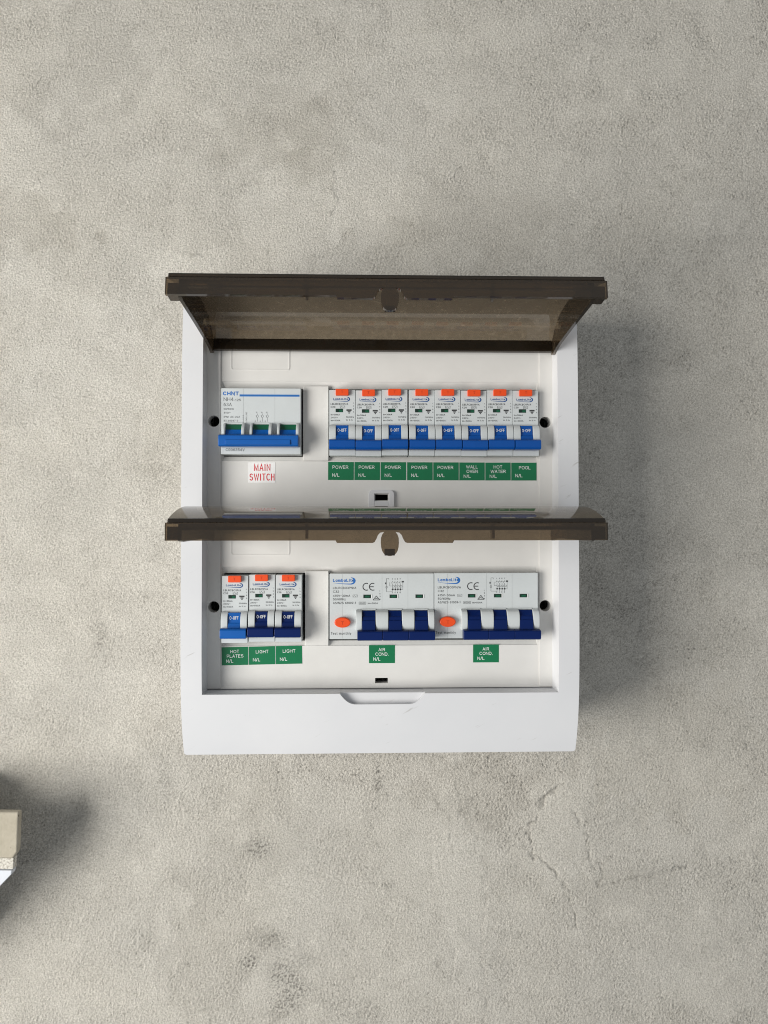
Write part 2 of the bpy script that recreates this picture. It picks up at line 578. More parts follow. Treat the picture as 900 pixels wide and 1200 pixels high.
# ------------------------------------------------------------------ the rendered wall
def build_wall():
    step = 0.88
    xs = np.arange(-425.0, 425.01, step)
    zs = np.arange(-470.0, 470.01, step)
    nx, nz = len(xs), len(zs)
    rng = np.random.default_rng(11)

    def field(wavelength, width, seed, aniso=(1.0, 1.0)):
        g = np.random.default_rng(seed).standard_normal((nz, nx))
        F = np.fft.rfft2(g)
        kz = np.fft.fftfreq(nz, step)[:, None] * aniso[1]
        kx = np.fft.rfftfreq(nx, step)[None, :] * aniso[0]
        k = np.sqrt(kx * kx + kz * kz)
        k0 = 1.0 / wavelength
        F *= np.exp(-((k - k0) / (k0 * width)) ** 2)
        out = np.fft.irfft2(F, s=(nz, nx))
        return out / out.std()

    X, Z = np.meshgrid(xs, zs)
    # picture-plane notes of where marks sit on this wall, turned to millimetres on the wall
    W = lambda px, py: (4.1 + (px - 450.0) / 1.483, (600.0 - py) / 1.483)

    grain = field(2.1, 0.5, 1)
    grain = np.where(grain > 0, grain * 1.15, grain * 0.8)
    coarse = field(4.2, 0.55, 2)
    wob = field(26.0, 0.6, 3)
    big = field(120.0, 0.7, 4)
    mid = field(45.0, 0.7, 5)
    pitf = field(2.6, 0.4, 8)
    wx_, wz_ = field(7.0, 0.7, 21), field(7.0, 0.7, 22)
    broken = field(16.0, 0.8, 23)
    drag = field(9.0, 0.6, 6, (1.0, 0.35))

    def blob(px, py, rx, ry, edge=0.18, rot=0.0, jit=0.22):
        cx, cz = W(px, py)
        dx, dz = X - cx, Z - cz
        ca, sa = math.cos(R(rot)), math.sin(R(rot))
        u, v = (dx * ca + dz * sa) / (rx / 1.483), (-dx * sa + dz * ca) / (ry / 1.483)
        d = np.sqrt(u * u + v * v) + jit * (0.4 * wob + 0.35 * mid + 0.10 * coarse)
        t = np.clip((1.0 + edge - d) / (2 * edge), 0, 1)
        return t * t * (3 - 2 * t)

    XW, ZW = X + 0.9 * wx_ + 1.2 * wob, Z + 0.9 * wz_ + 1.2 * broken

    def near(poly):
        d = np.full(X.shape, 1e3)
        s = np.zeros(X.shape)
        pts = [W(*p) for p in poly]
        for (x0, z0), (x1, z1) in zip(pts[:-1], pts[1:]):
            lx, lz = x1 - x0, z1 - z0
            L2 = lx * lx + lz * lz
            t = np.clip(((XW - x0) * lx + (ZW - z0) * lz) / L2, 0, 1)
            dx, dz = XW - (x0 + t * lx), ZW - (z0 + t * lz)
            dd = np.sqrt(dx * dx + dz * dz)
            side = np.sign(lx * (Z - z0) - lz * (X - x0))
            upd = dd < d
            d = np.where(upd, dd, d)
            s = np.where(upd, side, s)
        return d * s + 0.9 * coarse * 0.6, d

    smooth = np.zeros_like(X)
    tone = np.ones_like(X)
    warm = np.clip(0.5 + 0.05 * big, 0, 1)
    lift = np.zeros_like(X)
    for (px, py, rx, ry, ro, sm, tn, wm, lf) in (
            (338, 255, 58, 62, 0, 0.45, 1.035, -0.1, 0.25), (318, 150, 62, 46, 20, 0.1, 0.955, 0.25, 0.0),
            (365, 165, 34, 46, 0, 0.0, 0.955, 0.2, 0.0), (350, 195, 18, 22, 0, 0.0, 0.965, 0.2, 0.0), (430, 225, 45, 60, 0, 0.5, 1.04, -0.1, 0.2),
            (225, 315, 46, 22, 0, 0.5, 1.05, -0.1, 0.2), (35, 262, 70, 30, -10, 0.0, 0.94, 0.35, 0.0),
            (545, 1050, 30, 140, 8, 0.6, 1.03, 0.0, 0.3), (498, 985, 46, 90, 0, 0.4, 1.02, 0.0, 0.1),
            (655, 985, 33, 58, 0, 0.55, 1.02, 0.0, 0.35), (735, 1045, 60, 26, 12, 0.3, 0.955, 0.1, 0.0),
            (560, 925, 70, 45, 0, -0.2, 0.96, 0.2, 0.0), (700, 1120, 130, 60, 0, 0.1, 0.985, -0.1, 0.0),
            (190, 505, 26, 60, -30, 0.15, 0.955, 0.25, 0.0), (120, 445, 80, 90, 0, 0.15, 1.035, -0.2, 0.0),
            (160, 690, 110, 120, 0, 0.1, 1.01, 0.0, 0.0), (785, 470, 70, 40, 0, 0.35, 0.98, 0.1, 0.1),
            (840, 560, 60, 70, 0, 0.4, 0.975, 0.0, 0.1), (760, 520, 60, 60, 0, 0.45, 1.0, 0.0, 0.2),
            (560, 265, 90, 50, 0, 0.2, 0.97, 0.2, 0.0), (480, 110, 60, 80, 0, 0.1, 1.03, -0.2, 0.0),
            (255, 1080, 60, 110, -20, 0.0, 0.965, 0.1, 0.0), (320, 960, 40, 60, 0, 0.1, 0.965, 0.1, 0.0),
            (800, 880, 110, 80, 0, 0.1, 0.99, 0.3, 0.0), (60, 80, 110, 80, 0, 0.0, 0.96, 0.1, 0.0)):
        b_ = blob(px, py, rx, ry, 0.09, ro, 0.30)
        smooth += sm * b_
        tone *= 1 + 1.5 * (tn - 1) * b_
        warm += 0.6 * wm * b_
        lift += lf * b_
    # thin patches of a second trowelled coat with uneven, fairly sharp borders
    for wl, seed, an, th, tn, sm, lf in ((95.0, 31, (1.0, 0.6), 0.55, 0.016, 0.30, 0.30), (60.0, 32, (0.7, 1.0), 1.25, -0.018, -0.1, 0.16), (150.0, 33, (1.0, 1.0), 0.8, 0.012, 0.30, 0.25)):
        f_ = field(wl, 0.6, seed, an) + 0.16 * wob + 0.10 * wx_ + 0.05 * coarse
        t_ = np.clip((f_ - th) / 0.07, 0, 1)
        t_ = t_ * t_ * (3 - 2 * t_)
        tone *= 1 + tn * t_
        smooth += sm * t_
        lift += lf * t_
    # broken edges of a later render coat, trowel ridges
    crack = np.zeros_like(X)
    groove_shade = np.zeros_like(X)
    for poly, depth in ((((662, 918), (648, 930), (636, 940), (627, 960), (619, 985), (624, 1003), (648, 1016), (660, 1035),
                          (669, 1062), (678, 1090)), 0.55),
                        (((672, 950), (684, 972), (693, 1000), (704, 1020), (706, 1043), (735, 1036), (770, 1030), (812, 1018)), 0.38),
                        (((388, 195), (391, 215), (390, 235), (388, 252)), -0.30),
                        (((540, 890), (536, 925), (548, 960), (562, 1000), (569, 1050), (566, 1100), (568, 1200)), 0.22),
                        (((284, 225), (300, 205), (318, 195), (333, 168), (334, 190), (352, 204), (366, 196)), 0.10),
                        (((205, 300), (228, 297), (248, 306), (256, 320)), -0.2),
                        (((530, 1105), (533, 1135), (530, 1150)), 0.2),
                        (((735, 458), (770, 464), (798, 480), (812, 470)), 0.16),
                        (((560, 640 + 340), (567, 1010), (571, 1040)), 0.3), (((700, 300), (760, 330), (850, 345)), 0.06), (((95, 420), (130, 470), (150, 520), (158, 580)), 0.08),
                        (((505, 930), (520, 955), (530, 990)), -0.18),
                        (((300, 60), (380, 40), (470, 60), (540, 110)), -0.07), (((240, 130), (300, 100), (380, 110), (440, 150)), 0.07), (((560, 200), (640, 170), (730, 180), (800, 220)), -0.07),
                        (((100, 640), (150, 610), (185, 620)), -0.07), (((60, 1130), (130, 1090), (220, 1080), (300, 1100)), 0.07), (((600, 1130), (680, 1110), (770, 1120), (850, 1160)), -0.08),
                        (((720, 700), (780, 660), (860, 650)), 0.07), (((430, 950), (470, 930), (500, 960), (505, 1030)), 0.08), (((640, 60), (700, 90), (740, 140)), 0.07), (((20, 255), (60, 262), (110, 280), (170, 283)), 0.08), (((175, 560), (186, 520), (205, 490)), 0.10)):
        sd, d = near(poly)
        k_ = np.clip(0.95 + 0.35 * broken, 0.15, 1.3)
        crack += -depth * 1.2 * np.exp(-(d / (1.05 + 0.25 * np.clip(wz_, -1, 1))) ** 2) * k_
        groove_shade = np.maximum(groove_shade, np.clip(abs(depth) * 0.7, 0, 0.32) * np.exp(-(d / 1.0) ** 2) * k_)  # shade of the undercut crack edges, painted in as a dark line
        lift += depth * 0.9 * np.exp(-np.clip(sd, 0, None) / 9.0) * (sd > 0) * np.exp(-(d / 22) ** 2)
    smooth = np.clip(smooth + 0.10 * mid, -0.3, 0.75)
    H = (0.30 * grain + 0.06 * coarse + 0.02 * drag - 0.46 * np.clip(pitf - 1.2, 0, 2)) * (1 - smooth) + 0.07 * wob + 0.55 * lift + 1.5 * crack
    # dirt marks with pits between the sand grains
    stain_and_shade = np.zeros_like(X)
    pits = np.clip((0.55 * coarse + 0.6 * grain - 0.25) * 1.6, 0, 1)
    for (px, py, rx, ry, k) in ((340, 1152, 24, 34, 0.75), (294, 1126, 9, 8, 0.9), (303, 990, 14, 14, 0.75), (443, 906, 4, 18, 0.9),
                                (193, 905, 10, 26, 0.45), (330, 1105, 18, 10, 0.5), (118, 742, 9, 26, 0.5), (2, 930, 4, 16, 0.8),
                                (570, 1130, 9, 60, 0.3), (540, 945, 12, 30, 0.35), (22, 262, 34, 22, 0.25), (410, 1185, 26, 20, 0.4),
                                (190, 545, 26, 30, 0.25), (450, 885, 60, 6, 0.2)):
        b_ = blob(px, py, rx, ry, 0.75, 0.0, 0.35)
        stain_and_shade = np.maximum(stain_and_shade, k * b_ * pits)
    stain_and_shade = np.maximum(stain_and_shade, groove_shade)
    tone *= 1 + 0.006 * big + 0.005 * mid + 0.004 * wob + 0.012 * coarse
    # a flat patch behind the board so the box sits on the wall
    H = np.clip(H, -1.6, 1.6)

    # outer margin: a few wide columns and rows so that the wall goes on past the frame
    ex = np.concatenate(([-2200.0, -1000.0, -560.0], xs, [560.0, 1000.0, 2200.0]))
    ez = np.concatenate(([-1500.0, -900.0, -600.0], zs, [600.0, 900.0, 1500.0]))
    pad = lambda A, c=None: np.pad(A, 3, mode='edge') if c is None else np.pad(A, 3, constant_values=c)
    Hp, tp, wp, sp = pad(H, 0.0), pad(tone, 1.0), pad(np.clip(warm, 0, 1), 0.5), pad(stain_and_shade, 0.0)
    XX, ZZ = np.meshgrid(ex, ez)
    co = np.stack([XX, -Hp, ZZ], -1).reshape(-1, 3) * MM
    NX, NZ = len(ex), len(ez)
    idx = np.arange(NX * NZ).reshape(NZ, NX)
    q = np.stack([idx[:-1, :-1], idx[:-1, 1:], idx[1:, 1:], idx[1:, :-1]], -1).reshape(-1, 4)
    me = bpy.data.meshes.new("wall")
    me.vertices.add(len(co))
    me.vertices.foreach_set("co", co.astype(np.float32).ravel())
    me.loops.add(q.size)
    me.loops.foreach_set("vertex_index", q.astype(np.int32).ravel())
    me.polygons.add(len(q))
    me.polygons.foreach_set("loop_start", np.arange(0, q.size, 4, dtype=np.int32))
    me.polygons.foreach_set("use_smooth", np.ones(len(q), dtype=bool))
    me.update(calc_edges=True)
    for name, A in (("tone", tp), ("warm", wp), ("stain_and_shade", sp)):
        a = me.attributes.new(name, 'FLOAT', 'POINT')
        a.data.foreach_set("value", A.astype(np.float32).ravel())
    o = link("wall", me, M['wall'])
    tag(o, "rough grey sand-cement rendered wall with trowel marks and dirt specks", "wall", kind="structure")
    return o


build_wall()

# ------------------------------------------------------------------ distribution board
ROW = 128.0                   # distance between the two rows
H_SIDE, H_MID = 72.0, 70.8    # inner panel: side strips and the slightly sunk middle
SLOT_X0, SLOT_X1 = -110.0, 109.4
SLOT_Z1, SLOT_Z0 = 90.2, 35.2

board = empty("distribution_board", 0, 0, -6)
tag(board, "white wall-mounted switchboard enclosure with two smoky brown lids propped open", "switchboard")
B0 = board.location.copy()


def cover_h(z):
    pts = [(-166, 76.5), (-158, 79.6), (-148, 82.4), (-132, 85.2), (-112, 86.8), (-90, 87.0), (-40, 86.2), (30, 84.8), (90, 83.2), (125, 81.0), (140, 78.8), (153, 75.0)]
    zz, hh = np.array([p[0] for p in pts], float), np.array([p[1] for p in pts], float)
    return float(np.polyval(np.polyfit(zz / 160.0, hh, 7), z / 160.0))


def build_cover():
    ox, z0, z1, wx, w0, w1, rc = 134.3, -165.6, 152.5, 120.3, -122.4, 126.5, 1.8

    def arc(cx, cz, a0, a1, n=5):
        return [(cx + rc * math.cos(R(a0 + (a1 - a0) * k / n)), cz + rc * math.sin(R(a0 + (a1 - a0) * k / n))) for k in range(n + 1)]
    left = [(-wx, w0), (-wx, w1), (-wx, z1)] + arc(-ox + rc, z1 - rc, 90, 180) + arc(-ox + rc, z0 + rc, 180, 270) + [(-wx, z0)]
    right = [(-x, z) for x, z in left]
    top = [(-wx, w1), (wx, w1), (wx, z1), (-wx, z1)]
    # scooped finger notch in the lower edge of the window
    nl, nr, nd = -28.0, 29.5, 7.4
    half = [(11.0 * k / 14, w0 - nd * (1 - (1 - k / 14) ** 2.2)) for k in range(15)]
    notch = [(nl + x, z) for x, z in half] + [(nr - x, z) for x, z in half[::-1]]
    bottom = [(-wx, w0)] + notch + [(wx, w0), (wx, z0), (-wx, z0)]
    t = bmesh.new()
    for poly in (left, right, top, bottom):
        vs = [t.verts.new(P(x, 0, z)) for x, z in poly]
        t.faces.new(vs)
    bmesh.ops.remove_doubles(t, verts=t.verts, dist=1e-6)
    for z in (-163, -160, -156, -152, -147, -142, -137, -131, -124.9, -117, -108, -95, -80, -60, -30, 0, 30, 60, 90, 108, 122, 130, 136, 141, 146, 150):
        bmesh.ops.bisect_plane(t, geom=t.verts[:] + t.edges[:] + t.faces[:], plane_co=P(0, 0, z), plane_no=(0, 0, 1))
    for v in t.verts:
        v.co.y = -cover_h(v.co.z / MM) * MM
    bmesh.ops.recalc_face_normals(t, faces=t.faces)
    if sum(f.normal.y for f in t.faces) > 0:
        bmesh.ops.reverse_faces(t, faces=t.faces)
    bd = [e for e in t.edges if len(e.link_faces) == 1]
    r = bmesh.ops.extrude_edge_only(t, edges=bd)
    for v in [g for g in r['geom'] if isinstance(g, bmesh.types.BMVert)]:
        x, z = v.co.x / MM, v.co.z / MM
        inner = abs(x) < wx + 0.5 and z > w0 - nd - 0.5 and z < w1 + 0.5
        v.co.y = -(69.0 if inner else 11.0) * MM
        if inner:
            v.co.x -= (0.8 if x > wx - 1 else -0.8 if x < -wx + 1 else 0) * MM
    bmesh.ops.recalc_face_normals(t, faces=t.faces)
    es = [e for e in t.edges if len(e.link_faces) == 2 and e.calc_face_angle(0) > R(50) and min(-v.co.y for v in e.verts) > 0.0735]
    bmesh.ops.bevel(t, geom=es, offset=1.3 * MM, segments=3, affect='EDGES', profile=0.5, clamp_overlap=True)
    mb = MB()
    mb.add_bm(t)
    # floor of the finger notch
    mb.prism([(nl - 3, w0 - 0.1), (nl + 6, w0 - nd - 1.8), (nr - 6, w0 - nd - 1.8), (nr + 3, w0 - 0.1)], 'h', 66, 81.6, 0.8, 3)
    o = mb.build("front_cover", M['cover'], board, B0, sharp=42)
    return o


build_cover()
MB().box(-131.5, 131.5, 0.2, 30, -162.5, 149.5, 1.5).build("back_box", M['backbox'], board, B0)


def plate(mb, outer, holes, h, depth):
    """a flat plate in x-z at h with holes whose walls go back by depth"""
    t = bmesh.new()
    loops = []
    for pts in [outer] + holes:
        vs = [t.verts.new(P(x, h, z)) for x, z in pts]
        es = [t.edges.new((vs[i], vs[(i + 1) % len(vs)])) for i in range(len(vs))]
        loops.append((vs, es))
    bmesh.ops.triangle_fill(t, use_beauty=True, use_dissolve=False, edges=[e for _, es in loops for e in es])
    for vs, es in loops:
        n = len(vs)
        back = [t.verts.new(v.co + Vector((0, depth * MM, 0))) for v in vs]
        for i in range(n):
            t.faces.new((vs[i], vs[(i + 1) % n], back[(i + 1) % n], back[i]))
    bmesh.ops.recalc_face_normals(t, faces=t.faces)
    mb.add_bm(t)


def ring(mb, a, ha, b, hb):
    """sloping faces between outline a at ha and outline b (same count) at hb"""
    t = bmesh.new()
    va = [t.verts.new(P(x, ha, z)) for x, z in a]
    vb = [t.verts.new(P(x, hb, z)) for x, z in b]
    n = len(a)
    for i in range(n):
        f = t.faces.new((va[i], va[(i + 1) % n], vb[(i + 1) % n], vb[i]))
        f.normal_update()
        if f.normal.y > 0:
            f.normal_flip()
    mb.add_bm(t)


def rect(x0, x1, z0, z1):
    return [(x0, z0), (x1, z0), (x1, z1), (x0, z1)]


MIDX0, MIDX1 = -110.6, 110.6
mb = MB()
slots = [rect(SLOT_X0, SLOT_X1, SLOT_Z0 - k * ROW, SLOT_Z1 - k * ROW) for k in (0, 1)]
latches = [rect(-4.0, 4.9, 8.0 - k * ROW + (0.9 if k else 0), 12.2 - k * ROW + (0.5 if k else 0)) for k in (0, 1)]
plate(mb, rect(MIDX0, MIDX1, -121.6, 126.2), slots + latches, H_MID, 6.0)
for k in (0, 1):
    z0, z1 = SLOT_Z0 - k * ROW, SLOT_Z1 - k * ROW
    ring(mb, rect(SLOT_X0, SLOT_X1, z0, z1), H_MID - 0.6, rect(SLOT_X0 + 1.2, SLOT_X1 - 0.4, z0 + 3.2, z1 - 4.6), H_MID - 2.6)
    ring(mb, rect(SLOT_X0 + 1.2, SLOT_X1 - 0.4, z0 + 3.2, z1 - 4.6), H_MID - 2.6, rect(SLOT_X0 + 1.2, SLOT_X1 - 0.4, z0 + 3.2, z1 - 4.6), H_MID - 14)
for s in (-1, 1):
    x0, x1 = (-120.0, MIDX0) if s < 0 else (MIDX1, 120.0)
    hs = [ellipse(s * 115.2 + (0 if s < 0 else -0.6), 62.6 - k * ROW, 3.9, 3.9) for k in (0, 1)]
    plate(mb, rect(x0, x1, -121.6, 126.2), hs, H_SIDE, 9.0)
# quarter-round sweep where the panel meets the bottom and the top of the window
for z, d in ((-121.9, 1), (126.0, -1)):
    t = bmesh.new()
    prev = None
    for k in range(9):
        a = R(90 * k / 8)
        r_ = 3.0
        h = H_MID + r_ * (1 - math.cos(a)) * 0.55 - 0.2
        zz = z + d * r_ * (1 - math.sin(a))
        cur = (t.verts.new(P(-119.4, h, zz)), t.verts.new(P(119.4, h, zz)))
        if prev:
            f = t.faces.new((prev[0], prev[1], cur[1], cur[0]))
            f.normal_update()
            if f.normal.y > 0:
                f.normal_flip()
        prev = cur
    mb.add_bm(t)
mb.build("inner_panel", M['panel'], board, B0, weighted=False)
# black box, its colour standing for the unlit inside behind holes and slots
MB().box(-119, 119, 31, 50, -121, 116).build("unlit_interior", M['black'], board, B0)

for k in (0, 1):
    z = -k * ROW
    # thin moulded outline of the knock-out plate near each hinge
    m = MB()
    o_, i_ = rounded_rect(-103.6, -63.2, 98.2 + z, 124 + z - (0 if k else 8), 1.6), rounded_rect(-103.1, -63.7, 98.7 + z, 123.5 + z - (0 if k else 8), 1.2)
    t = bmesh.new()
    va = [[t.verts.new(P(x, hh, zz)) for x, zz in pts] for pts, hh in ((o_, H_MID - 0.05), (o_, H_MID + 0.35), (i_, H_MID + 0.35), (i_, H_MID - 0.05))]
    for a, b in zip(va[:-1], va[1:]):
        for i in range(len(a)):
            t.faces.new((a[i], a[(i + 1) % len(a)], b[(i + 1) % len(a)], b[i]))
    bmesh.ops.recalc_face_normals(t, faces=t.faces)
    m.add_bm(t).build("knockout_outline", M['panel'], board, B0)
    # filler plate over the unused module
    x0 = -54.0 if k == 0 else -52.6
    MB().box(x0, -36.3, 60, H_MID + 0.9, SLOT_Z0 + 0.2 + z, SLOT_Z1 - 3.0 + z, 0.5).build("blank_plate", M['panel'], board, B0)
# raised latch seat above the lower lid
m = MB()
t = bmesh.new()
out = rounded_rect(-8.6, 9.2, 4.0, 15.2, 3.0)
inn = rect(-4.6, 5.5, 7.5, 12.7)
m.prism([(-8.6, 2.0)] + [(x, z) for x, z in rounded_rect(-8.6, 9.2, 2.0, 15.2, 3.0) if z > 10][::-1] + [(9.2, 2.0), (5.4, 2.0), (5.4, 12.7), (-4.5, 12.7), (-4.5, 2.0)],
        'h', H_MID - 0.5, H_MID + 2.4, 0.4)
m.box(-4.5, 5.4, H_MID - 0.5, H_MID + 2.39, 2.0, 7.5)
m.build("latch_seat", M['cover'], board, B0)


# ---------------------------------------------------------------- lids
LID_L = 91.5
RC = 0.9     # middle of the latch tongue


def lid_v(u):
    """outer skin of the lid in section: it swells near the hinge and bends down to the front rim"""
    t = u / LID_L
    s = (t - 0.32) / 0.68 if t > 0.32 else (0.32 - t) / 0.32
    return 3.8 + 11.6 * (1 - s ** 2.2)


def build_lid(z, tilt, hh=76.0, bar=-4.2):
    root = empty("lid", 1.8, hh, z)
    root.rotation_euler = (R(-tilt), 0, 0)
    root.location = root.location - B0
    root.parent = board
    # local: x, h = u (out from the hinge), z = v
    n = 40
    t = bmesh.new()
    W_ = 124.0
    rows = []
    us = [LID_L * (0.015 + 0.985 * (0.5 - 0.5 * math.cos(math.pi * k / n))) for k in range(n + 1)]
    for u in us:
        w = W_ if u > 9 else 118.2 + (W_ - 118.2) * max(0, (u - 1) / 8) ** 0.5
        rows.append([t.verts.new(P(x, u, lid_v(u))) for x in (-w, w)] + [t.verts.new(P(x, u, lid_v(u) - 2.0)) for x in (-w, w)])
    for a, b in zip(rows[:-1], rows[1:]):
        t.faces.new((a[0], a[1], b[1], b[0]))
        t.faces.new((a[2], b[2], b[3], a[3]))
        t.faces.new((a[0], b[0], b[2], a[2]))
        t.faces.new((a[1], a[3], b[3], b[1]))
    t.faces.new((rows[0][0], rows[0][2], rows[0][3], rows[0][1]))
    t.faces.new((rows[-1][0], rows[-1][1], rows[-1][3], rows[-1][2]))
    bmesh.ops.recalc_face_normals(t, faces=t.faces)
    MB().add_bm(t).build("cover_skin", M['lid'], root, weighted=False)
    # side cheeks
    for s in (-1, 1):
        top = [(u, lid_v(u) - 2.0) for u in [3 + (LID_L - 5) * k / 14 for k in range(15)]]
        low = [(LID_L - 2, -7.6), (LID_L - 6, -8.2), (50, -6.2), (20, -5.0), (6, -5.4), (1, -6.4), (-2, -5.2), (-3, -2.0), (-1, 1.5)]
        x0 = 116.2 if s > 0 else -118.2
        MB().prism(top + low, 'x', x0, x0 + 2.0).build("side_wall", M['lid_rim'], root, weighted=False)
    MB().box(-116.1, 116.1, -1.5, 2.2, bar, 8.6, 0.6).build("hinge_bar", M['lid_thick'], root)
    # front rim: an upper band and, a little behind it, a lower flange with the latch tongue cut free
    MB().box(-123.4, 123.4, LID_L - 0.2, LID_L + 1.5, 2.6, 5.0, 0.6).build("rim_band", M['lid_thick'], root)
    c = RC
    low_v, mid_v = -7.6, -9.0
    out = [(-124.8, 2.5), (-124.8, low_v), (-29.6, low_v), (-28.8, mid_v), (c - 9.8, mid_v), (c - 8.6, mid_v + 0.5), (c - 7.5, -6.6), (c - 6.7, -4.6), (c - 5.4, -3.2),
           (c - 3.2, -2.8), (c - 4.3, -4.2), (c - 5.0, -6.2), (c - 5.1, -8.8), (c - 4.9, -11.4), (c - 4.4, -13.4), (c - 3.4, -15.0), (c - 1.9, -16.0), (c - 0.6, -16.3)]
    half = out[4:]
    mir = [(2 * c - x, v) for x, v in half][::-1]
    out = out + mir + [(36.4, mid_v), (37.2, low_v), (124.8, low_v), (124.8, 2.5)]
    MB().prism(out, 'h', LID_L - 1.4, LID_L + 1.2).build("rim_flange", M['lid_rim'], root, weighted=False)
    MB().prism([(LID_L - 1.5, -12.2), (LID_L - 1.5, -16.2), (LID_L - 4.2, -14.6), (LID_L - 4.2, -13.6)], 'x', c - 3.0, c + 3.0, 0.3).build("latch_hook", M['lid_thick'], root)
    for x in (-46.0, 60.0):
        MB().box(x - 0.7, x + 0.7, LID_L - 8, LID_L - 1.5, -6.5, 1.8).build("stiffening_rib", M['lid_rim'], root)
    # a stiffening lip behind the rim
    for s_ in (-1, 1):
        MB().box(min(s_ * 118.4, s_ * 124.2), max(s_ * 118.4, s_ * 124.2), LID_L - 9, LID_L - 1.5, -7.0, 0.4).build("corner_block", M['lid_thick'], root, weighted=False)
    MB().box(-116.0, 116.0, LID_L - 4.4, LID_L - 1.6, -1.6, 0.2, 0.3).build("inner_lip", M['lid_rim'], root)
    return root


l1 = build_lid(114.4, 9.2)
tag(l1, "smoky brown lid of the top row, swung up")
l2 = build_lid(114.4 - ROW, 3.2, bar=1.0)
tag(l2, "smoky brown lid of the bottom row, seen edge on")

# ------------------------------------------------------------------ breakers
H_FACE = 77.0
INK = 0.07


def swoosh(pr, x0, x1, zt, zb, h):
    """thin under-line that swings up round the end of the logo word"""
    pts, wd = [], []
    w = x1 - x0
    cz = (zt + zb) / 2
    ry = (zt - zb) / 2
    rx = w * 0.20
    for k in range(9):
        t = k / 8
        pts.append((x0 + (w - rx) * t, zb + (0.35 * ry) * (1 - t) ** 2 * 1.0))
        wd.append(0.10 + 0.30 * t * ry / 1.2)
    for k in range(1, 11):
        a = R(-90 + 175 * k / 10)
        pts.append((x1 - rx + rx * math.cos(a), cz + ry * math.sin(a)))
        wd.append((0.40 + 0.25 * math.sin(math.pi * k / 10)) * ry / 1.2 * (1.0 if k < 8 else (11 - k) / 3.5))
    pr.strip(pts, wd, h)


def rcbo_meshes(wide=17.75):
    """single-module breaker, local x from -w/2, z from 0 (top) down"""
    D = {}
    w = wide / 2
    o0 = P(0, 40, -22.85)
    m = MB()
    m.prism([(42, 0), (H_FACE, 0), (H_FACE, -24.2), (H_FACE + 0.6, -24.3), (H_FACE + 0.6, -41.2), (H_FACE + 2.2, -41.4), (H_FACE + 2.2, -45.4), (42, -45.7)], 'x', -w, w, 0.35)
    cheek = [(H_FACE + 0.5, -24.0), (H_FACE + 2.2, -24.4), (H_FACE + 3.7, -25.6), (H_FACE + 4.8, -27.6), (H_FACE + 5.3, -30.2), (H_FACE + 5.3, -41.0), (H_FACE + 0.5, -41.2)]
    m.prism(cheek, 'x', -w + 0.05, -4.3, 0.4)
    m.prism(cheek, 'x', 4.3, w - 0.05, 0.4)
    D['housing'] = m.mesh("housing", o0)
    m = MB()
    m.prism([(H_FACE + 0.7, -24.6), (H_FACE + 3.0, -24.7), (H_FACE + 4.0, -31.4), (H_FACE + 4.5, -31.6), (H_FACE + 5.6, -34.8), (H_FACE + 5.6, -38.0), (H_FACE + 0.7, -38.0)], 'x', -4.15, 4.15, 0.3)
    m.prism([(H_FACE + 2.5, -34.6), (H_FACE + 8.0, -34.6), (H_FACE + 9.4, -35.6), (H_FACE + 9.6, -39.8), (H_FACE + 8.6, -41.4), (H_FACE + 2.5, -41.7)], 'x', -w + 0.1, w - 0.1, 0.5)
    D['toggle'] = m.mesh("toggle", o0)
    pr = Print()
    pr.text("O-OFF", -0.1, H_FACE + 3.80, -29.2, 2.2, 'CENTER', -0.03, 0.58, 0.0, 0.15)
    D['toggle_marking'] = pr.mesh("toggle_marking", o0)
    m = MB()
    m.prism(rounded_rect(-4.5, 4.3, -4.2, 0.3, 0.6, 3), 'h', H_FACE - 2, H_FACE + 2.6, 0.4)
    D['test_button'] = m.mesh("test_button", o0)
    pr = Print()
    pr.text("T", -0.1, H_FACE + 2.6 + INK, -2.9, 1.9, 'CENTER')
    D['button_mark'] = pr.mesh("button_mark", o0)
    D['indicator'] = MB().box(-4.6, 0.4, H_FACE - 0.3, H_FACE + 0.12, -15.4, -13.0).mesh("indicator", o0)
    D['indicator_flag'] = MB().box(-2.2, 0.1, H_FACE, H_FACE + 0.2, -15.2, -13.7).mesh("indicator_flag", o0)
    pr = Print()
    h = H_FACE + INK
    pr.text("LambaLite", -6.1, h, -7.0, 1.4, 'LEFT', 0.06, 0.95)
    swoosh(pr, -6.0, 4.9, -4.9, -7.9, h)
    D['logo'] = pr.mesh("logo", o0)
    return D, o0


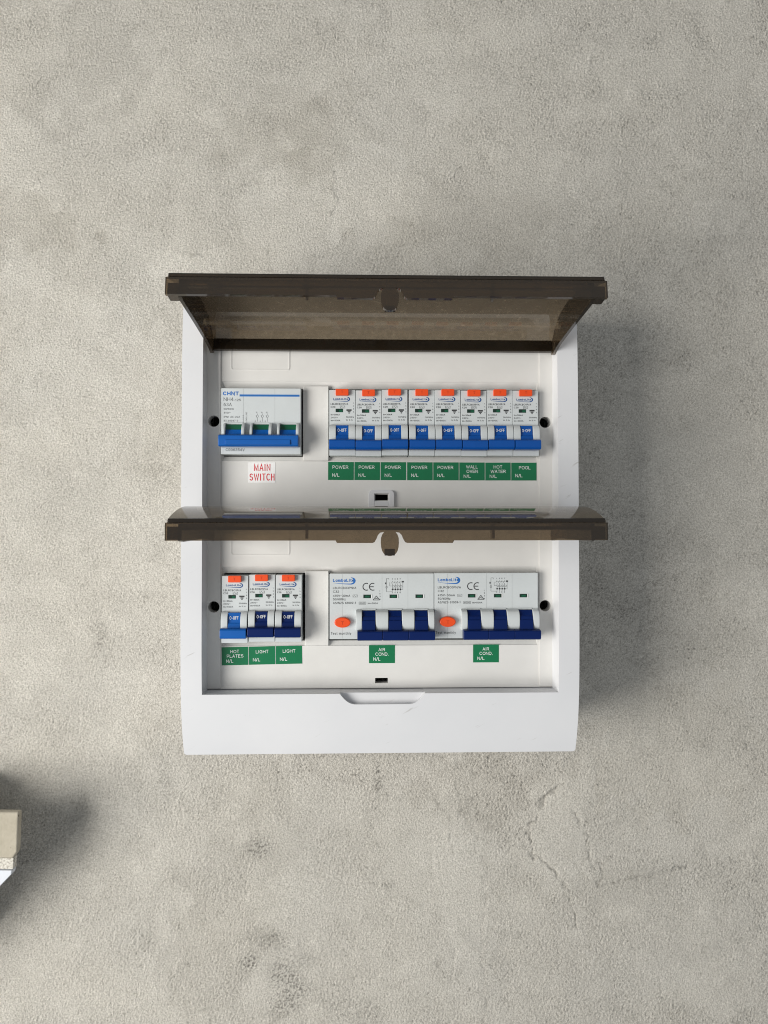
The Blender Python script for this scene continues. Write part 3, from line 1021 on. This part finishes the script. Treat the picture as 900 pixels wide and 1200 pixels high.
def rcbo_print(rating, o0):
    pr = Print()
    h = H_FACE + INK
    x = -7.9
    pr.text("LBLRCBO1P/A", x, h, -10.4, 1.25, 'LEFT', 0.02, 0.98)
    pr.text(rating, x, h, -12.4, 1.2, 'LEFT', 0.03, 1.0)
    pr.text("In=30mA", x, h, -17.6, 1.05, 'LEFT', 0.03, 1.0)
    pr.text("240V~", x, h, -19.6, 1.05, 'LEFT', 0.008, 1.15)
    pr.text("Im=500A", x, h, -21.6, 1.05, 'LEFT', 0.008, 1.1)
    pr.text("50/60Hz", 2.6, h, -19.2, 1.0, 'LEFT', 0.006, 0.95)
    pr.text("tn 0.1s", 2.6, h, -21.2, 1.0, 'LEFT', 0.006, 0.95)
    for a, b in ((-1.5, 1.7),):
        pr.line([(a, -12.6), (b, -12.6), (b, -11.0), (a, -11.0), (a, -12.6)], 0.16, h)
        pr.line([(a + 0.3, -12.2), (a + 1.1, -11.4), (a + 2.0, -12.2), (b - 0.3, -11.5)], 0.16, h)
    pr.poly(rect(2.8, 6.3, -14.5, -13.4), h)
    pr.poly(rect(3.6, 5.6, -15.4, -14.7), h)
    pr.poly(rect(4.2, 5.0, -16.3, -15.6), h)
    for zz, t in ((-9.6, "1"), (-11.6, "5"), (-13.6, "8"), (-15.6, "A")):
        pr.text(t, 7.4, h, zz, 0.85)
    return pr.mesh("printing", o0)


RC_D, RC_O = rcbo_meshes()
RC_PRINT = {r: rcbo_print(r, RC_O) for r in ("C20", "C32", "C16")}
_rc_toggle = {}


def place_rcbo(x, ztop, rating, colour, label, group, dh=0.0):
    root = empty("circuit_breaker", x, 40 + dh, ztop - 22.85)
    root.rotation_euler = (R(random.uniform(-0.4, 0.4)), R(random.uniform(-0.25, 0.25)), 0)
    tag(root, label, "circuit breaker", group)

    def part(name, key, material, parent, data=None):
        me = data or RC_D[key]
        o = bpy.data.objects.new(name, me)
        if not me.materials:
            me.materials.append(M[material])
        o.parent = parent
        col.objects.link(o)
        return o

    def wn(o):
        w = o.modifiers.new("weighted_normal", 'WEIGHTED_NORMAL')
        w.keep_sharp = True
        return o
    hs = wn(part("housing", 'housing', 'housing', root))
    part("printing", None, 'ink', hs, RC_PRINT[rating])
    part("logo", 'logo', 'blue_ink', hs)
    if colour not in _rc_toggle:
        _rc_toggle[colour] = RC_D['toggle'].copy()
        _rc_toggle[colour].materials.append(M[colour])
    tg = wn(part("toggle", None, colour, root, _rc_toggle[colour]))
    part("toggle_marking", 'toggle_marking', 'white_ink', tg)
    bt = wn(part("test_button", 'test_button', 'orange', root))
    part("button_mark", 'button_mark', 'deep_orange', bt)
    iw = part("indicator_window", 'indicator', 'dark_flag', root)
    part("indicator_flag", 'indicator_flag', 'green_flag', iw)
    return root


Z1TOP = 83.9
names_top = [("C20", "first of the eight top-row single breakers, beside the blank plate, above a POWER label"),
             ("C20", "second of the eight top-row single breakers, above the second POWER label"),
             ("C20", "third top-row single breaker, just before the dark gap between breakers"),
             ("C20", "fourth top-row single breaker, just after the dark gap between breakers"),
             ("C20", "fifth top-row single breaker, above the last POWER label"),
             ("C20", "top-row single breaker with blue toggle above the WALL OVEN label"),
             ("C20", "top-row single breaker with blue toggle above the HOT WATER label"),
             ("C20", "last top-row single breaker with blue toggle above the POOL label")]
random.seed(4)
for k, (rt, lb) in enumerate(names_top):
    x = -35.4 + 8.98 + 17.95 * k + (-0.15 if k < 3 else 0.45)
    place_rcbo(x, Z1TOP + random.uniform(-0.25, 0.25), rt, 'blue', lb, "single-module breakers with orange test buttons", random.uniform(-0.25, 0.25))
names_low = [("C32", 'bright_blue', "bottom-row single breaker with bright blue toggle above the HOT PLATES label"),
             ("C16", 'navy', "middle bottom-row single breaker with navy toggle, beside the bright blue one"),
             ("C16", 'navy', "bottom-row single breaker with navy toggle next to the blank plate")]
for k, (rt, cl, lb) in enumerate(names_low):
    place_rcbo(-108.6 + 9.0 + 18.2 * k, Z1TOP - ROW + 0.7 + (0.5 if k else 0.0), rt, cl, lb, "single-module breakers with orange test buttons", 0.6 if k == 0 else 0.0)


# ---- three-pole main switch
def build_main_switch():
    x0, zt = -109.2, 84.6
    root = empty("main_switch", x0 + 27, 40, zt - 22.85)
    tag(root, "wide three-pole main isolator with one blue bar handle and green flags", "main switch")
    o0 = P(27, 40, -22.85)
    w = 54.2
    wins = ((3.6, 14.6), (22.0, 33.0), (40.4, 51.4))
    m = MB()
    prof = [(42, 0), (H_FACE, 0), (H_FACE, -24.3), (H_FACE, -33.0), (H_FACE + 1.0, -40.0), (H_FACE + 1.0, -45.2), (42, -45.7)]
    m.prism(prof, 'x', 0, w, 0.4)
    rib = [(H_FACE - 0.2, -23.8), (H_FACE + 2.0, -24.2), (H_FACE + 5.4, -26.6), (H_FACE + 7.0, -30.0), (H_FACE + 7.0, -33.4), (H_FACE - 0.2, -33.4)]
    for a, b in wins:
        m.prism(rib, 'x', a - 1.7, a, 0.4)
        m.prism(rib, 'x', b, b + 2.0, 0.4)
        m.box(a, b, H_FACE - 0.2, H_FACE + 1.2, -24.9, -24.0, 0.2)
    hs = m.build("housing", M['housing'], root, o0)
    for x in (15.1, 36.5):
        Print().line([(x, -0.4), (x, -24.0)], 0.14, H_FACE + 0.05).build("seam", M['seam'], hs, o0)
    h = H_FACE + INK
    pr = Print()
    pr.text("CHNT", 1.5, h, -5.0, 2.65, 'LEFT', 0.09, 1.0)
    pr.poly(rect(12.5, 53.3, -5.7, -4.3), h)
    pr.build("logo", M['bright_ink'], hs, o0)
    pr = Print()
    pr.text("NH4", 1.8, h, -8.9, 2.5, 'LEFT', -0.02, 1.05)
    pr.text("-125", 8.6, h, -8.9, 1.6, 'LEFT', 0.0, 1.15)
    pr.text("63A", 1.8, h, -12.4, 2.3, 'LEFT', -0.02, 0.95)
    for zz, s, k in ((-14.9, "50/60Hz", 1.0), (-17.5, "415V~", 1.0), (-20.3, "IPN/ AC-22A", 1.05), (-22.9, "IEC60947-3", 1.0)):
        pr.text(s, 1.8, h, zz, 1.25, 'LEFT', 0.0, k)
    pr.text("C006354V", 3.4, H_FACE + 1.0 + INK, -43.1, 1.9, 'LEFT', 0.01, 0.95)
    for x in (14.9, 17.0):
        pr.text("LOAD LINE" if x > 15 else "2 4 6 8", x + 0.6, h, -23.4, 0.95, 'LEFT', 0.0, 1.0, R(90))
    for i, x in enumerate((24.6, 28.0, 31.4)):
        pr.text(str(1 + 2 * i) + "L", x - 0.9, h, -17.0, 0.9)
        pr.line([(x, -17.4), (x, -18.4)], 0.16, h)
        pr.strip([(x + 0.75 * math.cos(R(a)), -19.2 + 0.8 * math.sin(R(a))) for a in range(60, 421, 30)], [0.15] * 13, h)
        pr.line([(x - 1.0, -18.6), (x, -20.6), (x, -22.8)], 0.16, h)
        pr.text(str(2 + 2 * i), x - 1.7, h, -22.9, 0.85)
    pr.build("printing", M['grey_ink'], hs, o0)
    for a, b in wins:
        f = MB().prism([(H_FACE - 0.2, -24.8), (H_FACE + 1.6, -25.0), (H_FACE + 2.6, -28.6), (H_FACE - 0.2, -28.6)], 'x', a + 0.1, b - 0.1).build("position_flag", M['green_flag'], root, o0)
    m = MB()
    for a, b in wins:
        m.prism([(H_FACE - 0.2, -28.7), (H_FACE + 3.4, -28.7), (H_FACE + 5.4, -33.0), (H_FACE - 0.2, -33.4)], 'x', a + 0.1, b - 0.1, 0.2)
    m.prism([(H_FACE + 2.0, -32.5), (H_FACE + 8.6, -32.5), (H_FACE + 10.2, -33.4), (H_FACE + 10.6, -36.4), (H_FACE + 10.2, -39.8), (H_FACE + 9.0, -40.6), (H_FACE + 1.2, -40.6)], 'x', -0.1, 53.2, 0.4)
    tg = m.build("toggle", M['bright_blue'], root, o0)
    MB().prism(rect(4.6, 48.0, -39.5, -36.2), 'h', H_FACE + 9.0, H_FACE + 11.2, 0.3).build("grip_ridge", M['bright_blue'], tg, o0)
    return root


build_main_switch()


# ---- four-module earth-leakage breakers
def build_air_con_breaker(x0, zt, label):
    root = empty("leakage_breaker", x0 + 36, 40, zt - 22.85)
    tag(root, label, "circuit breaker", "four-module breakers with navy bar handles")
    o0 = P(36, 40, -22.85)
    w = 71.6
    F = H_FACE
    m = MB()
    m.prism([(42, 0), (F, 0), (F, -45.0), (42, -45.6)], 'x', 0, w, 0.35)
    necks = ((22.3, 31.4), (40.2, 49.3), (58.0, 67.1))
    cheek = [(F - 0.2, -24.6), (F + 2.0, -25.0), (F + 4.2, -26.0), (F + 5.6, -28.0), (F + 6.2, -31.0), (F + 6.2, -35.0), (F + 5.6, -37.2), (F + 4.4, -38.6), (F - 0.2, -39.4)]
    for a, b in ((18.0, 22.2), (31.5, 40.1), (49.4, 57.9), (67.2, 71.5)):
        m.prism(cheek, 'x', a, b, 0.5)
    for a, b in necks:
        m.box(a - 0.2, b + 0.2, F - 0.2, F + 0.9, -25.2, -24.3, 0.2)
    hs = m.build("housing", M['housing'], root, o0)
    for x in (8.9, 35.9, 53.7):
        Print().line([(x, -0.4), (x, -44.6 if x < 10 else -24.2)], 0.14, F + 0.04).build("seam", M['seam'], hs, o0)
    h = F + INK
    pr = Print()
    pr.text("LambaLite", 2.5, h, -5.7, 2.1, 'LEFT', 0.07, 0.87)
    swoosh(pr, 2.6, 17.2, -2.8, -7.2, h)
    pr.build("logo", M['bright_ink'], hs, o0)
    pr = Print()
    for zz, s, k in ((-10.6, "LBLRCBO3PN/A", 0.98), (-13.1, "C32", 1.1), (-16.0, "415V~30mA", 1.0), (-18.4, "50/60Hz", 1.05), (-20.9, "AS/NZS 61009-1", 0.92)):
        pr.text(s, 2.4, h, zz, 1.5, 'LEFT', 0.006, k)
    pr.text("Im=500A", 26.2, h, -21.0, 1.1, 'LEFT', 0.02, 1.1)
    pr.text("6000", 20.6, h, -20.9, 1.1, 'LEFT', 0.0, 1.1)
    pr.line([(20.1, -21.2), (24.8, -21.2), (24.8, -19.5), (20.1, -19.5), (20.1, -21.2)], 0.15, h)
    pr.line([(15.9, -16.2), (19.0, -16.2), (19.0, -14.6), (15.9, -14.6), (15.9, -16.2)], 0.13, h)
    pr.line([(16.1, -15.9), (16.8, -15.0), (17.8, -15.9), (18.7, -15.0)], 0.13, h)
    # CE mark
    for cx in (25.2, 29.6):
        pr.strip([(cx + 2.4 * math.cos(R(a)), -9.1 + 2.4 * math.sin(R(a))) for a in range(65, 296, 23)], [0.62] * 11, h)
    pr.line([(27.6, -9.1), (30.2, -9.1)], 0.6, h)
    # triangle mark with a tick inside
    pr.line([(29.8, -18.2), (32.0, -15.4), (34.2, -18.2), (29.8, -18.2)], 0.42, h)
    pr.line([(31.0, -17.6), (32.0, -16.9), (33.0, -17.6)], 0.4, h)
    for zz, s in ((-12.6, "1"), (-14.4, "5"), (-16.2, "3"), (-18.2, "8")):
        pr.text(s, 34.2, h, zz, 0.95, 'LEFT', 0.01)
    pr.text("Test monthly", 0.9, h, -41.9, 1.75, 'LEFT', -0.01, 0.88)
    # wiring diagram
    g = 0.17
    pr.line([(39.0, -12.6), (39.0, -3.4), (40.6, -3.4), (40.6, -4.2)], g, h)
    pr.line([(39.0, -12.6), (43.0, -12.6)], g, h)
    pr.strip([(39.0 + 0.6 * math.cos(R(a)), -9.4 + 0.8 * math.sin(R(a))) for a in range(0, 361, 45)], [g] * 9, h)
    pr.poly(rect(38.0, 38.7, -7.4, -6.2), h)
    for i in range(4):
        x = 43.2 + 1.75 * i
        pr.text(str(1 + 2 * i), x - 0.4, h, -4.3, 0.95, 'LEFT', 0.02)
        pr.line([(x, -5.2), (x - 0.9, -6.8)], g, h)
        pr.line([(x, -6.9), (x, -12.4)], g, h)
        pr.line([(x, -8.4), (x + 1.2, -8.4), (x + 1.2, -9.4), (x, -9.4)], g, h)
        pr.poly(rect(x - 0.35, x + 0.55, -11.4, -10.4), h)
        pr.text(str(2 + 2 * i), x - 0.4, h, -13.6, 0.9, 'LEFT', 0.02)
    pr.line([(41.2, -6.2), (41.2, -8.6), (43.2, -8.6)], g, h)
    pr.line([(42.4, -11.0), (50.2, -11.0), (50.2, -6.0)], g, h)
    pr.poly(rect(49.4, 50.9, -6.2, -5.2), h)
    pr.line([(43.0, -6.0), (49.0, -6.0)], g * 0.8, h)
    pr.build("printing", M['ink'], hs, o0)
    for x in (23.1, 41.1, 58.9):
        iw = MB().box(x, x + 5.3, F - 0.3, F + 0.12, -16.9, -14.5).build("indicator_window", M['dark_flag'], root, o0, weighted=False)
        MB().box(x + 1.2, x + 4.3, F, F + 0.2, -16.4, -15.2).build("indicator_flag", M['green_flag'], iw, o0, weighted=False)
        MB().box(x + 5.3, x + 5.9, F - 0.3, F + 0.25, -17.0, -14.4).build("window_ledge", M['white_sticker'], iw, o0, weighted=False)
    bt = MB().prism(ellipse(8.9, -33.2, 5.5, 3.5), 'h', F - 1, F + 3.4, 0.7, 3, 50).build("test_button", M['orange'], root, o0)
    pr = Print()
    pr.text("T", 8.9, F + 3.4 + INK, -34.6, 2.4, 'CENTER', 0.0)
    pr.build("button_mark", M['deep_orange'], bt, o0)
    m = MB()
    for a, b in necks:
        m.prism([(F - 0.2, -25.2), (F + 2.2, -25.3), (F + 4.2, -29.0), (F + 4.8, -29.2), (F + 5.4, -31.4), (F + 6.0, -31.6), (F + 7.4, -38.2), (F - 0.2, -38.6)], 'x', a + 0.1, b - 0.1, 0.3)
    for a, b in ((19.0, 36.0), (36.1, 53.8), (53.9, 71.6)):
        m.prism([(F + 2.0, -37.9), (F + 8.4, -37.9), (F + 9.8, -38.7), (F + 10.0, -43.2), (F + 9.0, -44.6), (F + 2.0, -44.8)], 'x', a, b, 0.5)
    m.build("toggle", M['navy'], root, o0)
    return root


build_air_con_breaker(-35.3, Z1TOP - ROW + 1.9, "wide breaker with navy bar toggle beside the blank plate in the bottom row")
build_air_con_breaker(36.7, Z1TOP - ROW + 2.1, "wide breaker with navy bar toggle at the right-hand end of the bottom row")


# ------------------------------------------------------------------ stickers
def sticker(x0, x1, z0, z1, lines, label, base='green_sticker', ink='white_ink', tilt=0.0, name="circuit_label", group="green circuit labels"):
    xc, zc = (x0 + x1) / 2, (z0 + z1) / 2
    o0 = P(xc, H_MID, zc)
    me = MB().box(x0, x1, H_MID + 0.02, H_MID + 0.14, z0, z1).mesh(name, o0)
    o = link(name, me, M[base])
    o.location = o0
    o.rotation_euler = (0, R(tilt), 0)
    tag(o, label, "label", group)
    pr = Print()
    for s, x, z, cap, al, b, k in lines:
        pr.text(s, x, H_MID + 0.14 + INK, z, cap, al, b, k)
    pr.build("lettering", M[ink], o, o0)
    return o


GZ1 = 34.6


def circuit(x0, words, label, z1=GZ1, w=17.75, tilt=0.0):
    xc = x0 + w / 2
    hh = 12.5
    if len(words) == 2:
        a = -0.3 if words[0] == "POWER" else (0.6 if words[0] == "POOL" else 0.2)
        lines = [(words[0], xc + a, z1 - 4.7, 2.25, 'CENTER', -0.02, 1.0), (words[1], x0 + 3.0, z1 - 10.2, 2.25, 'LEFT', -0.01, 1.0)]
    else:
        lines = [(words[0], xc, z1 - 4.2, 2.2, 'CENTER', -0.02, 1.0), (words[1], xc + 0.2, z1 - 7.3, 2.2, 'CENTER', -0.01, 1.0), (words[2], x0 + 3.2, z1 - 10.7, 2.2, 'LEFT', -0.01, 1.0)]
    return sticker(x0, x0 + w, z1 - hh, z1, lines, label, tilt=tilt)


for k, (wd, lb) in enumerate(((("POWER", "N/L"), "first green POWER label, under the breaker next to the blank plate"),
                              (("POWER", "N/L"), "second green POWER label from the blank plate, top row"),
                              (("POWER", "N/L"), "third green POWER label, under the breaker before the dark gap"),
                              (("POWER", "N/L"), "fourth green POWER label, under the breaker after the dark gap"),
                              (("POWER", "N/L"), "fifth green POWER label, next to WALL OVEN"),
                              (("WALL", "OVEN", "N/L"), "green label reading WALL OVEN N/L in the top row"),
                              (("HOT", "WATER", "N/L"), "green label reading HOT WATER N/L in the top row"),
                              (("POOL", "N/L"), "green label reading POOL N/L at the end of the top row"))):
    circuit(-36.6 + 18.2 * k + (0.25 if k >= 3 else 0), wd, lb, z1=GZ1 - 0.03 * k + 0.1, tilt=random.uniform(-0.35, 0.35))
for k, (wd, lb) in enumerate(((("HOT", "PLATES", "N/L"), "green label reading HOT PLATES N/L in the bottom row"),
                              (("LIGHT", "N/L"), "green LIGHT label between HOT PLATES and the other LIGHT label"),
                              (("LIGHT", "N/L"), "green LIGHT label at the blank-plate end of its strip"))):
    circuit(-110.0 + 18.6 * k, wd, lb, z1=GZ1 - ROW + 0.1 + 0.32 * k, w=18.2, tilt=-1.0)
circuit(-8.3, ("AIR", "COND.", "N/L"), "green AIR COND. label under the wide breaker beside the blank plate", z1=GZ1 - ROW + 0.9, w=18.0)
circuit(64.3, ("AIR", "COND.", "N/L"), "green AIR COND. label under the wide breaker at the row's right-hand end", z1=GZ1 - ROW + 1.0, w=18.0)
sticker(-91.8, -73.2, 20.3, 34.4, [("MAIN", -82.0, 28.4, 4.9, 'CENTER', -0.01, 0.62), ("SWITCH", -82.2, 21.7, 4.9, 'CENTER', -0.01, 0.56)],
        "white sticker with red MAIN SWITCH lettering", base='white_sticker', ink='red_ink', name="warning_label", group=None)

# ------------------------------------------------------------------ end of the stone ledge at the edge of the picture
ledge = empty("stone_ledge", -300, 0, -250)
tag(ledge, "end of a beige stone ledge with white painted base on the rendered wall", "ledge")
L0 = ledge.location.copy()
MB().prism([(-420, -210.4), (-258.0, -214.3), (-259.0, -242.6), (-262.0, -247.2), (-420, -240.4)], 'h', 44, 50, 1.4, 3).build("stone_cap", M['stone'], ledge, L0)
MB().prism([(-420, -240.6), (-262.2, -247.4), (-262.6, -255.6), (-420, -250.6)], 'h', 43, 48.6, 0.5, 2).build("mortar_bed", M['mortar'], ledge, L0)
MB().prism([(-420, -250.7), (-262.8, -255.7), (-263.2, -258.6), (-275.2, -271.0), (-420, -400)], 'h', 43, 50, 0.8, 2).build("painted_base", M['paint'], ledge, L0)
MB().prism([(0, -200), (30, -203), (43, -209), (43, -300), (0, -330)], 'x', -480, -303, 2.0, 2).build("added_shadow_support", M['mortar'], ledge, L0)  # unseen part, added out of frame to cast shadow and carry the slab
